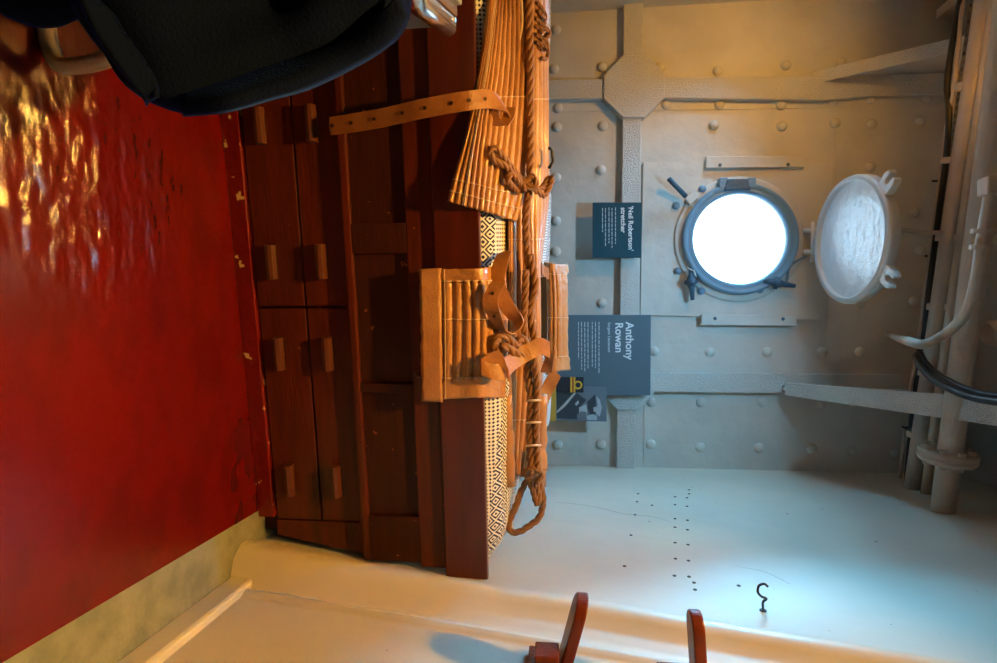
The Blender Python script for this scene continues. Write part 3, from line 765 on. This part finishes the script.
# straps joining the upright flap
def strap(path, w_dir, w_, name, m_='leather', th=0.004, holes=None, par=st, tip=True, label=None):
    P_ = catmull([V(p) for p in path], 8); W = [V(x) for x in w_dir]; Wd = catmull(W, 8) if len(W) > 2 else W
    G = []
    n_ = len(P_)
    for i, p in enumerate(P_):
        wv = (Wd[i] if len(Wd) == n_ else W[0]).normalized() * w_ / 2
        k = 1.0
        if tip and i == 0: k = 0.15
        G.append([p - wv * k, p - wv * k * 0.5, p + wv * k * 0.5, p + wv * k])
    b = MB(); b.grid(G, thick=th); o = b.build(name, m_, par, smooth=False, bevel=0.0008)
    if holes:
        Nn = normals(G)
        for h in holes:
            i = min(int(h * (n_ - 1)), n_ - 1); c = (G[i][1] + G[i][2]) / 2; nv_ = Nn[i][1]
            if nv_.dot(V((0, 0, CH)) - c) < 0: nv_ = -nv_; c = c + nv_ * th * (0 if True else 1)
            MB().lathe([(0.0042, -0.006), (0.0042, 0.0022), (0.0022, 0.0022), (0.0018, 0.0008), (0, 0.0008)], c, nv_, 10).build('eyelet', 'brass', o)
    return o
Z = V((0, 0, 1)); S1 = Lp(1, 0, 0) - Lp(0, 0, 0)
# long perforated strap reaching out to the left over the cupboard front
strap([q(329, 126, -0.040), q(338, 125, -0.045), q(380, 118, -0.065), q(425, 108, -0.085), q(465, 101, -0.085), q(490, 99, -0.045), q(503, 104, -0.02), q(508, 112, -0.005)],
      [S1, S1, S1, S1, S1, S1 + Z * 0.1, S1 + Z * 0.5, S1 + Z * 0.6], 0.040, 'strap', holes=[0.10, 0.20, 0.28, 0.36, 0.44, 0.52, 0.60, 0.69])
strap([q(510, 108, 0.0), q(508, 118, -0.005), q(502, 126, -0.01), q(495, 120, -0.018), q(491, 112, -0.02)], [Z, Z, Z, Z, Z], 0.026, 'strap', tip=False, holes=[0.35])
# looped strap above the middle flap
strap([q(505, 252, 0.02), q(500, 266, -0.01), q(498, 284, -0.015), q(507, 306, 0.0), q(519, 322, 0.01), q(514, 334, 0.0), q(503, 331, -0.02), q(495, 318, -0.055), q(490, 302, -0.065), q(496, 286, -0.065), q(498, 282, -0.06)],
      [Z * 1 + S1 * -.3, Z, Z * 1 + S1 * -.4, Z * .8 + S1 * -.5, Z * .7 - V((0, .6, 0)), -V((0, 1, 0)) + Z * .2, Z * .5 + V((0, -.9, 0)), Z + V((0, -.5, 0)), Z, Z, Z], 0.036, 'strap', holes=[0.1, 0.3, 0.42, 0.72, 0.85])
# lower strap
strap([q(549, 350, 0.06), q(540, 346, 0.03), q(531, 350, 0.015), q(520, 356, 0.0), q(509, 364, -0.03), q(500, 372, -0.06), q(488, 370, -0.075), q(481, 366, -0.078)],
      [S1, S1, S1 + Z * .3, S1 + Z * .4, S1 + Z * .4, S1 + Z * .3, S1 + Z * .3, S1], 0.042, 'strap', tip=False, holes=[0.08, 0.26, 0.40, 0.54, 0.68])
strap([q(509, 376, -0.055), q(503, 362, -0.055), q(496, 357, -0.06), q(488, 360, -0.068), q(480, 366, -0.075)], [S1, S1, S1, S1, S1], 0.030, 'strap', tip=False)
strap([q(542, 268, 0.30), q(545, 272, 0.33), q(549, 274, 0.35)], [S1, S1, S1], 0.034, 'strap', tip=False)
strap([q(540, 277, 0.24), q(541, 310, 0.24), q(541, 355, 0.24)], [Z, Z, Z], 0.035, 'webbing', 'strap_black', tip=False)
strap([q(556, 372, 0.34), q(551, 382, 0.33), q(546, 392, 0.32), q(541, 404, 0.30)], [Z + S1, Z + S1, Z + S1, Z + S1], 0.040, 'strap', tip=False, holes=[0.3])
strap([q(549, 350, 0.10), q(549, 362, 0.12), q(546, 372, 0.13)], [Z, Z + S1, Z], 0.03, 'strap', tip=False, holes=[0.5])
# side poles of the wrap below the middle
for (u0, u1, d, r_) in ((505, 509, 0.075, 0.014), (540, 539, 0.20, 0.016)):
    b = MB(); b.tube([q(u0 + (u1 - u0) * k / 8 + 0.6 * math.sin(k * 2.1), 395 + (485 - 395) * k / 8, d) for k in range(9)], [r_ * (1 + .12 * math.sin(k * 3.3)) for k in range(9)], 12, flat=1.3)
    b.build('rolled_edge', 'canvas', st, smooth=True)
# ropes
MB().rope([q(530, -60, 0.085), q(529, 0, 0.085), q(530, 60, 0.085), q(530, 120, 0.085), q(530, 180, 0.075), q(526, 215, 0.08), q(527, 250, 0.08), q(531, 290, 0.08), q(533, 330, 0.08)], 0.0105).build('lifting_rope', 'rope', st, smooth=True)
MB().rope([q(530, 255, 0.075), q(535, 285, 0.07), q(530, 312, 0.065), q(534, 340, 0.06), q(528, 370, 0.065), q(531, 400, 0.065), q(530, 440, 0.065), q(532, 478, 0.065)], 0.0115).build('lifting_rope', 'rope', st, smooth=True)
MB().rope([q(526, 270, 0.06), q(525, 300, 0.055), q(524, 330, 0.05), q(532, 352, 0.05), q(537, 385, 0.06), q(536, 430, 0.06), q(538, 474, 0.065)], 0.0100).build('lifting_rope', 'rope', st, smooth=True)
MB().rope([q(512, 108, 0.075), q(515, 60, 0.08), q(522, 25, 0.08), q(520, -20, 0.08)], 0.003).build('lashing_cord', 'stitch', st, smooth=True)
# knot at the chest
MB().rope([q(526, 190, 0.05), q(515, 175, 0.025), q(504, 165, -0.01), q(494, 160, -0.03), q(490, 152, -0.035), q(495, 148, -0.03), q(503, 157, -0.015), q(512, 168, 0.015), q(520, 178, 0.045), q(530, 186, 0.055)], 0.0085).build('knot', 'rope', st, smooth=True)
MB().rope([q(518, 192, 0.05), q(508, 181, 0.0), q(512, 174, 0.01), q(522, 184, 0.045), q(532, 176, 0.055), q(536, 186, 0.055), q(524, 188, 0.05)], 0.0080).build('knot', 'rope', st, smooth=True)
MB().rope([q(528, 184, 0.05), q(538, 192, 0.07), q(545, 195, 0.10), q(552, 180, 0.12), q(549, 178, 0.13), q(542, 188, 0.10), q(534, 190, 0.07)], 0.0080).build('knot', 'rope', st, smooth=True)
# knot under the looped strap
MB().rope([q(500, 354, -0.03), q(494, 344, -0.04), q(498, 337, -0.035), q(508, 338, -0.02), q(516, 346, 0.0), q(520, 338, 0.01), q(527, 344, 0.02), q(527, 356, 0.02), q(518, 354, 0.0), q(508, 348, -0.03), q(500, 346, -0.04)], 0.0110).build('knot', 'rope', st, smooth=True)
# cord whippings
for v in (401, 423, 446):
    c0 = [q(526, v, 0.048), q(533, v - 0.6, 0.040), q(541, v - 0.8, 0.050)]
    MB().tube(catmull(c0, 6), 0.0028, 8).build('whipping', 'stitch', st, smooth=True)
# foot rope loop hanging at the right end
MB().rope([q(528, 478, 0.09), q(521, 492, 0.09), q(515, 508, 0.085), q(509, 522, 0.08), q(510, 531, 0.075), q(518, 532, 0.075), q(529, 526, 0.08), q(540, 516, 0.085), q(543, 500, 0.09), q(541, 488, 0.09), q(538, 476, 0.09)], 0.0095).build('foot_loop', 'rope', st, smooth=True)
MB().rope([q(529, 480, 0.08), q(534, 494, 0.075), q(537, 505, 0.075), q(539, 494, 0.08), q(533, 480, 0.08), q(524, 474, 0.07), q(532, 468, 0.06), q(542, 474, 0.07), q(536, 484, 0.065)], 0.0085).build('foot_loop', 'rope', st, smooth=True)
C = [[q(541, 448, 0.12), q(545, 452, 0.13), q(546, 470, 0.13)], [q(533, 448, 0.10), q(535, 460, 0.10), q(536, 472, 0.10)]]
MB().grid(patch(C, 6, 8), thick=0.006).build('canvas_end', 'canvas', st, smooth=True)
# ragged ties at the far upper side, left end
for k in range(6):
    v0 = 2 + k * 8; pts = [q(538 + random.uniform(-3, 3), v0, 0.15), q(545 + random.uniform(-3, 5), v0 + random.uniform(2, 12), 0.17), q(549 + random.uniform(-4, 1), v0 + random.uniform(8, 22), 0.19), q(540 + random.uniform(-3, 6), v0 + random.uniform(12, 26), 0.155)]
    MB().rope(pts, 0.0055).build('tie_cord', 'rope', st, smooth=True)
b = MB(); b.tube([q(549, 148, 0.16), q(552, 150, 0.17), q(553, 162, 0.17), q(549, 168, 0.16)], 0.004, 8); b.build('buckle', 'black', st, smooth=True)

# ------------------------------------------------------------ signs on the back wall
def txt(s, px, size, Y, par, name, m_='white', ext=0.0006):
    c = bpy.data.curves.new(name, 'FONT'); c.body = s; c.size = size * 1.07; c.extrude = ext; c.align_x = 'LEFT'; c.offset = size * 0.022
    o = bpy.data.objects.new(name, c); COL.objects.link(o)
    dg = bpy.context.evaluated_depsgraph_get(); me = bpy.data.meshes.new_from_object(o.evaluated_get(dg))
    bpy.data.objects.remove(o)
    o = bpy.data.objects.new(name, me); COL.objects.link(o); me.materials.clear(); me.materials.append(M[m_])
    o.parent = par; p = onY(*px, Y)
    o.location = p - wloc(par); o.rotation_euler = (R(90), 0, 0); return o
def lines(par, rows, Y, m_='palegrey', th=0.0045):
    for u, v0, v1 in rows:
        b = MB(); v = v0
        rnd = random.Random(int(u * 10))
        while v < v1:
            w_ = min(rnd.uniform(2.0, 5.5), v1 - v)
            a = onY(u, v, Y); c = onY(u, v + w_, Y)
            b.box((a.x, Y - 0.0008, a.z - th / 2), (c.x, Y, a.z + th / 2)); v += w_ + 1.0
        b.build('text_line', m_, par)
YS = D - 0.075
s1 = thing('information_sign', onY(592, 230, YS), "dark blue panel headed 'Neil Robertson' stretcher, the smaller one, left of the porthole's lower edge", 'sign')
yquad([(592.5, 203), (641.5, 203), (641, 258), (592.5, 258)], YS + 0.012, 0.012).build('panel', 'sign_blue', s1, bevel=0.001)
for v in (212, 248): MB().tube([onY(632, v, YS + 0.01), onY(632, v, D - 0.03)], 0.006, 10).build('standoff', 'black', s1)
yt = YS - 0.0003
txt("'Neil Robertson'", (628.5, 206), 0.0295, yt, s1, 'heading_line'); txt("stretcher", (621, 207.5), 0.0295, yt, s1, 'heading_line')
lines(s1, [(615.5, 207.5, 244), (612, 208, 248), (609, 207.5, 243.5), (605.5, 208, 246), (602.5, 208, 232)], yt, 'palegrey', 0.0035)
YB = D - 0.085
s2 = thing('information_sign', onY(560, 355, YB), 'large slate blue panel headed Anthony Rowan, standing above the bed behind the stretcher', 'sign')
yquad([(557, 315), (650.5, 315), (650, 395), (557, 395)], YB + 0.012, 0.012).build('panel', 'sign_slate', s2, bevel=0.001)
yt = YB - 0.0003
txt("Anthony", (626, 322), 0.047, yt, s2, 'heading_line'); txt("Rowan", (615.5, 322.5), 0.047, yt, s2, 'heading_line')
txt("Surgeon Lieutenant", (608, 322.5), 0.0165, yt, s2, 'role_line', 'palegrey')
lines(s2, [(599, 322, 373.5), (595.5, 322, 368), (592.3, 322, 366.5), (588, 322, 369.5), (584.8, 322, 372), (581.6, 322, 369.5), (578.5, 322, 359)], yt, 'palegrey', 0.004)
YPp = YB - 0.006
s3 = thing('portrait_print', onY(556, 405, YPp), 'black and white portrait print of a person in a peaked cap, below the large panel', 'photograph')
def z3(x, y): return (550 + x / 11.05, 365 + y / 11.05)
yquad([(556, 386), (606.5, 387), (606.5, 421.5), (556, 420)], YPp + 0.004, 0.004).build('card', 'print_m', s3)
for k, (m_, pts) in enumerate([('print_d', [(70, 300), (290, 305), (400, 385), (330, 470), (300, 600), (75, 590)]), ('print_l', [(75, 535), (170, 455), (240, 370), (292, 308), (262, 308), (215, 360), (150, 432), (75, 508)]),
        ('print_l', [(275, 430), (310, 390), (322, 420), (290, 452)]), ('print_l', [(320, 470), (400, 432), (412, 500), (405, 560), (380, 580), (325, 545)]), ('print_m', [(300, 545), (345, 510), (400, 520), (408, 590), (300, 600)]),
        ('print_d', [(412, 405), (500, 322), (506, 440), (498, 540), (445, 552), (418, 485)]), ('print_l', [(510, 345), (550, 380), (573, 470), (552, 570), (515, 545), (500, 500), (525, 440)]), ('print_l', [(478, 470), (505, 460), (512, 510), (484, 520)]), ('print_l', [(405, 560), (470, 545), (520, 560), (520, 610), (405, 605)])]):
    Y_ = YPp - 0.0004 * (k + 1)
    MB().prism([onY(*z3(*p_), Y_) for p_ in pts], (0, 0.0003, 0)).build('printed_shape', m_, s3)
s4 = thing('rank_badge_card', onY(557, 384, YB - 0.016), 'small dark card with gold braid stripes and a ring, in front of the large panel', 'badge card')
YE = YB - 0.018
yquad([(555.5, 377), (583.5, 377), (583.5, 392.5), (555.5, 392)], YE + 0.004, 0.004).build('card', 'navy', s4)
for u0, u1, m_ in ((570.3, 572.2, 'gold'), (572.2, 573.6, 'redbraid'), (573.6, 575.3, 'gold')):
    yquad([(u0, 377), (u1, 377), (u1, 392.3), (u0, 392.3)], YE, 0.0015).build('braid_stripe', m_, s4)
c = onY(578, 385, YE - 0.001)
MB().lathe([(0.012, 0), (0.012, 0.002), (0.020, 0.002), (0.020, 0)], c, (0, -1, 0), 24).build('braid_ring', 'gold', s4)
b = MB(); p0 = onY(556, 312, YE - 0.02); p1 = onY(556, 421, YE - 0.02); z0 = onY(547, 400, YE - 0.02).z
b.box((p0.x, YE - 0.03, 0.60), (p1.x, YE + 0.015, p1.z)).build('wooden_stand', 'mustard', bevel=0.002, label='mustard wooden batten on the bed carrying the panels, behind the stretcher', cat='stand')

# ------------------------------------------------------------ hook and shelves on the right wall
h0 = wall_x(763, 611)
t = thing('wall_hook', h0, 'small black S-shaped hook screwed into the lit part of the right wall', 'hook')
hp = [h0 + V((0.0, 0, 0)), h0 + V((-0.02, 0, 0.0)), h0 + V((-0.030, -0.004, 0.006)), h0 + V((-0.036, -0.006, -0.006)), h0 + V((-0.044, -0.002, -0.012)), h0 + V((-0.056, 0.002, -0.008)), h0 + V((-0.060, 0.004, 0.004)), h0 + V((-0.054, 0.004, 0.012))]
MB().tube(catmull(hp, 5), 0.0028, 8).build('hook_wire', 'black', t, smooth=True)
MB().lathe([(0.0075, 0), (0.0075, 0.003), (0, 0.005)], h0, (-1, 0, 0), 12).build('base_plate', 'black', t)
def shelf(tipA, tipB, zt, th, X1, lab):
    t = thing('wooden_bracket_shelf', (0.62, tipA.y, tipA.z), lab, 'shelf')
    return t
# topmost board (right one in the photo)
tp = onX(699, 619, 0.47)
t = thing('wall_shelf', (0.60, tp.y, tp.z), 'level reddish wooden shelf board with a rounded front, higher of two on the right wall', 'shelf')
def board(par, tip, sag, depth, th, name='board'):
    out = []
    for k in range(17):
        a_ = math.pi * k / 16; yy_ = -math.cos(a_) ; out.append((0.0 + 0.03 * (1 - math.sin(a_)) , yy_ * depth / 2))
    x0 = tip.x; pts = [V((x0 + x_, tip.y + depth / 2 + y_, tip.z + sag * (x_) / 0.2)) for x_, y_ in out]
    xb = 0.632
    pts += [V((x0 + 0.10, tip.y + depth * 0.92, tip.z + sag * 0.5)), V((xb, tip.y + depth * 1.0, tip.z + sag * (xb - x0) / 0.2)), V((xb, tip.y, tip.z + sag * (xb - x0) / 0.2))]
    MB().prism([p + V((0, 0, -th / 2)) for p in pts], (0, 0, th)).build(name, 'wood', par, bevel=0.003)
board(t, tp, 0.010, 0.055, 0.020)
MB().box((0.606, tp.y + 0.0, tp.z - 0.05), (0.622, tp.y + 0.11, tp.z - 0.006)).build('batten', 'wood', t, bevel=0.002)
tp2 = onX(584, 605, 0.47)
t2 = thing('wall_shelf', (0.60, tp2.y, tp2.z), 'drooping reddish wooden shelf board, lower of two on the right wall', 'shelf')
board(t2, tp2, -0.055, 0.075, 0.021)
MB().box((0.606, tp2.y - 0.01, tp2.z - 0.10), (0.622, tp2.y + 0.11, tp2.z - 0.045)).build('batten', 'wood', t2, bevel=0.002)
g0 = onX(552, 657, 0.56)
MB().box((0.55, g0.y - 0.02, g0.z - 0.03), (0.62, g0.y + 0.03, g0.z + 0.012)).build('brace_block', 'wood', t2, bevel=0.003)

# ------------------------------------------------------------ steel trolley on the left
t = thing('steel_trolley', (-0.75, 0.9, 0), 'polished steel trolley with a rolled rim, beside the bunk behind the blue jacket', 'trolley')
A = V((-0.60, 1.085)); e1 = V((0.115, -0.3)).normalized(); e2 = V((-e1.y * -1, 0)); e2 = V((-0.3, -0.115)).normalized()
def TP(a, b_, z): p = A + e1 * a + e2 * b_; return V((p.x, p.y, z))
MB().box((0, 0, 0.30), (0.27, 0.30, 0.568), TP).build('body', 'steel_b', t, bevel=0.004)
b = MB(); rim = [TP(-0.003, -0.003, 0.582), TP(0.27, -0.003, 0.582), TP(0.27, 0.3, 0.582), TP(-0.003, 0.3, 0.582)]
P_ = []
for i in range(4):
    a_, c_ = rim[i], rim[(i + 1) % 4]; P_ += [a_.lerp(c_, 0.04), a_.lerp(c_, 0.96)]
b.tube(P_, 0.016, 14, closed=True); b.build('rolled_rim', 'steel', t, smooth=True)
MB().box((0.012, 0.012, 0.57), (0.26, 0.29, 0.604), TP).build('tray_top', 'steel', t, bevel=0.006)
MB().box((0.03, 0.03, 0.604), (0.25, 0.28, 0.616), TP).build('lid_plate', 'steel_b', t, bevel=0.003)
for a_, b_ in ((0.02, 0.02), (0.25, 0.02), (0.25, 0.28), (0.02, 0.28)):
    MB().tube([TP(a_, b_, 0.02), TP(a_, b_, 0.31)], 0.011, 12).build('leg', 'steel_b', t, smooth=True)
    MB().lathe([(0, 0), (0.014, 0), (0.014, 0.022), (0, 0.024)], TP(a_, b_, 0.0), (0, 0, 1), 12).build('caster', 'black', t, smooth=True)

# ------------------------------------------------------------ chair and jacket, left foreground
t = thing('tubular_chair', (-0.62, 0.62, 0), 'cream tubular metal chair at the left edge, half hidden under the dark jacket', 'chair')
zf = 0.013
fr = [onZ(45, -60, zf), onZ(44.5, 0, zf), onZ(48, 35, zf), onZ(52, 52, zf + 0.004), onZ(58, 63, zf + 0.02), onZ(68, 66, zf + 0.035)]
e_ = onZ(68, 66, zf + 0.035)
fr += [e_ + V((-0.012, 0.012, 0.05)), e_ + V((-0.06, 0.02, 0.17)), e_ + V((-0.11, 0.02, 0.40))]
MB().tube(catmull(fr, 6), 0.0125, 14).build('leg_frame', 'tube', t, smooth=True)
fr2 = [p + V((-0.02, -0.42, 0)) for p in fr]
MB().tube(catmull(fr2, 6), 0.0125, 14).build('leg_frame', 'tube', t, smooth=True)
sx_ = e_.x - 0.11
MB().box((sx_ - 0.40, e_.y - 0.42, 0.40), (sx_ + 0.02, e_.y - 0.11, 0.44)).build('seat', 'seat', t, bevel=0.012)
MB().box((sx_ - 0.42, e_.y - 0.41, 0.55), (sx_ - 0.39, e_.y - 0.10, 0.80)).build('backrest', 'seat', t, bevel=0.012)
for y_ in (e_.y - 0.40, e_.y - 0.10):
    MB().tube([V((sx_ - 0.39, y_, 0.02)), V((sx_ - 0.40, y_, 0.8))], 0.0125, 12).build('back_post', 'tube', t, smooth=True)

# jacket: lofted draped cloth; right edge follows (u, v) at about its own depth
edge = [(62, -10, .62), (90, 34, .63), (112, 62, .64), (126, 84, .65), (140, 97, .66), (165, 108, .67), (190, 109, .68), (225, 101, .70), (262, 90, .72), (300, 79, .74), (335, 65, .745), (365, 50, .75), (388, 36, .75), (402, 20, .75), (405, 6, .75), (400, -12, .75)]
rings = []
for k, (u, v, Y) in enumerate(edge):
    e = onY(u, v, Y); z = e.z; x1 = e.x
    ring = []; nn = 40; hw = 0.26; hd = 0.085 * (0.35 + 0.65 * math.sin(math.pi * min(1, (k + 1.5) / 9) / 2)) * (1 if k < 12 else (16.5 - k) / 4.5)
    for j in range(nn):
        a_ = 2 * math.pi * j / nn
        cx_ = x1 - hw; px = math.copysign(abs(math.cos(a_)) ** 0.75, math.cos(a_)) * hw; py = math.copysign(abs(math.sin(a_)) ** 0.8, math.sin(a_)) * hd
        f = 0.016 * math.sin(px * 46 + z * 14) * abs(math.sin(a_)) + 0.010 * noise.noise(V((px * 9, z * 7, 3)))
        # folds run along the cloth
        ring.append(V((cx_ + px, Y + py + f * (1 if math.sin(a_) < 0 else 0.4) + 0.35 * (z - 0.4) * 0, z + 0.05 * (px - hw) * -0.2)))
    rings.append(ring)
# smooth between rings
cols = list(zip(*rings)); cols = [catsamp(list(c), 60) for c in cols]; rr = [list(r) for r in zip(*cols)]
b = MB(); vr = [b.verts(r) for r in rr]
for i in range(len(vr) - 1):
    for k in range(40): b.face([vr[i][k], vr[i][(k + 1) % 40], vr[i + 1][(k + 1) % 40], vr[i + 1][k]])
b.face(vr[0][::-1]); b.face(vr[-1])
jk = thing('jacket', onY(100, 40, 0.7), 'dark navy blue wool jacket draped over the tubular chair at the left', 'jacket')
b.build('cloth_body', 'jacket', jk, smooth=True)
def fold(pts, w_, name, r_=0.006, m_='jacket'):
    b = MB(); b.tube(catmull(pts, 8), r_, 10, flat=w_); return b.build(name, m_, jk, smooth=True)
C = [[onY(98, -10, .60), onY(120, 30, .60), onY(143, 62, .61), onY(158, 84, .62), onY(160, 97, .62)],
     [onY(74, -10, .56), onY(92, 30, .57), onY(115, 64, .585), onY(138, 92, .61), onY(146, 102, .64)]]
MB().grid(patch(C, 6, 30), thick=0.006).build('hem_flap', 'jacket', jk, smooth=True)
C = [[onY(180, 80, .70), onY(225, 72, .71), onY(262, 60, .72), onY(300, 46, .73), onY(340, 32, .72), onY(380, 14, .71), onY(394, -2, .71)],
     [onY(184, 107, .65), onY(226, 102, .65), onY(264, 91, .67), onY(302, 79, .69), onY(342, 61, .71), onY(384, 38, .715), onY(403, 14, .72)],
     [onY(182, 112, .70), onY(226, 108, .70), onY(266, 97, .72), onY(306, 86, .74), onY(345, 68, .75), onY(386, 43, .75), onY(406, 16, .75)]]
MB().grid(patch(C, 14, 50), thick=0.006).build('lapel_fold', 'jacket', jk, smooth=True)
fold([onY(10, -8, .60), onY(40, 2, .61), onY(62, -6, .62)], 1.5, 'sleeve_end', 0.02)

# things that repeat share a group
for o in bpy.data.objects:
    if o.parent is None:
        k = o.name.split('.')[0]
        g = {'ceiling_pipe': 'parallel pipes under the ceiling', 'power_cable': 'black cables under the ceiling', 'ceiling_rail': 'rails under the ceiling', 'information_sign': 'information panels on the back wall', 'wall_shelf': 'wooden shelf boards on the right wall'}.get(k)
        if g: o['group'] = g
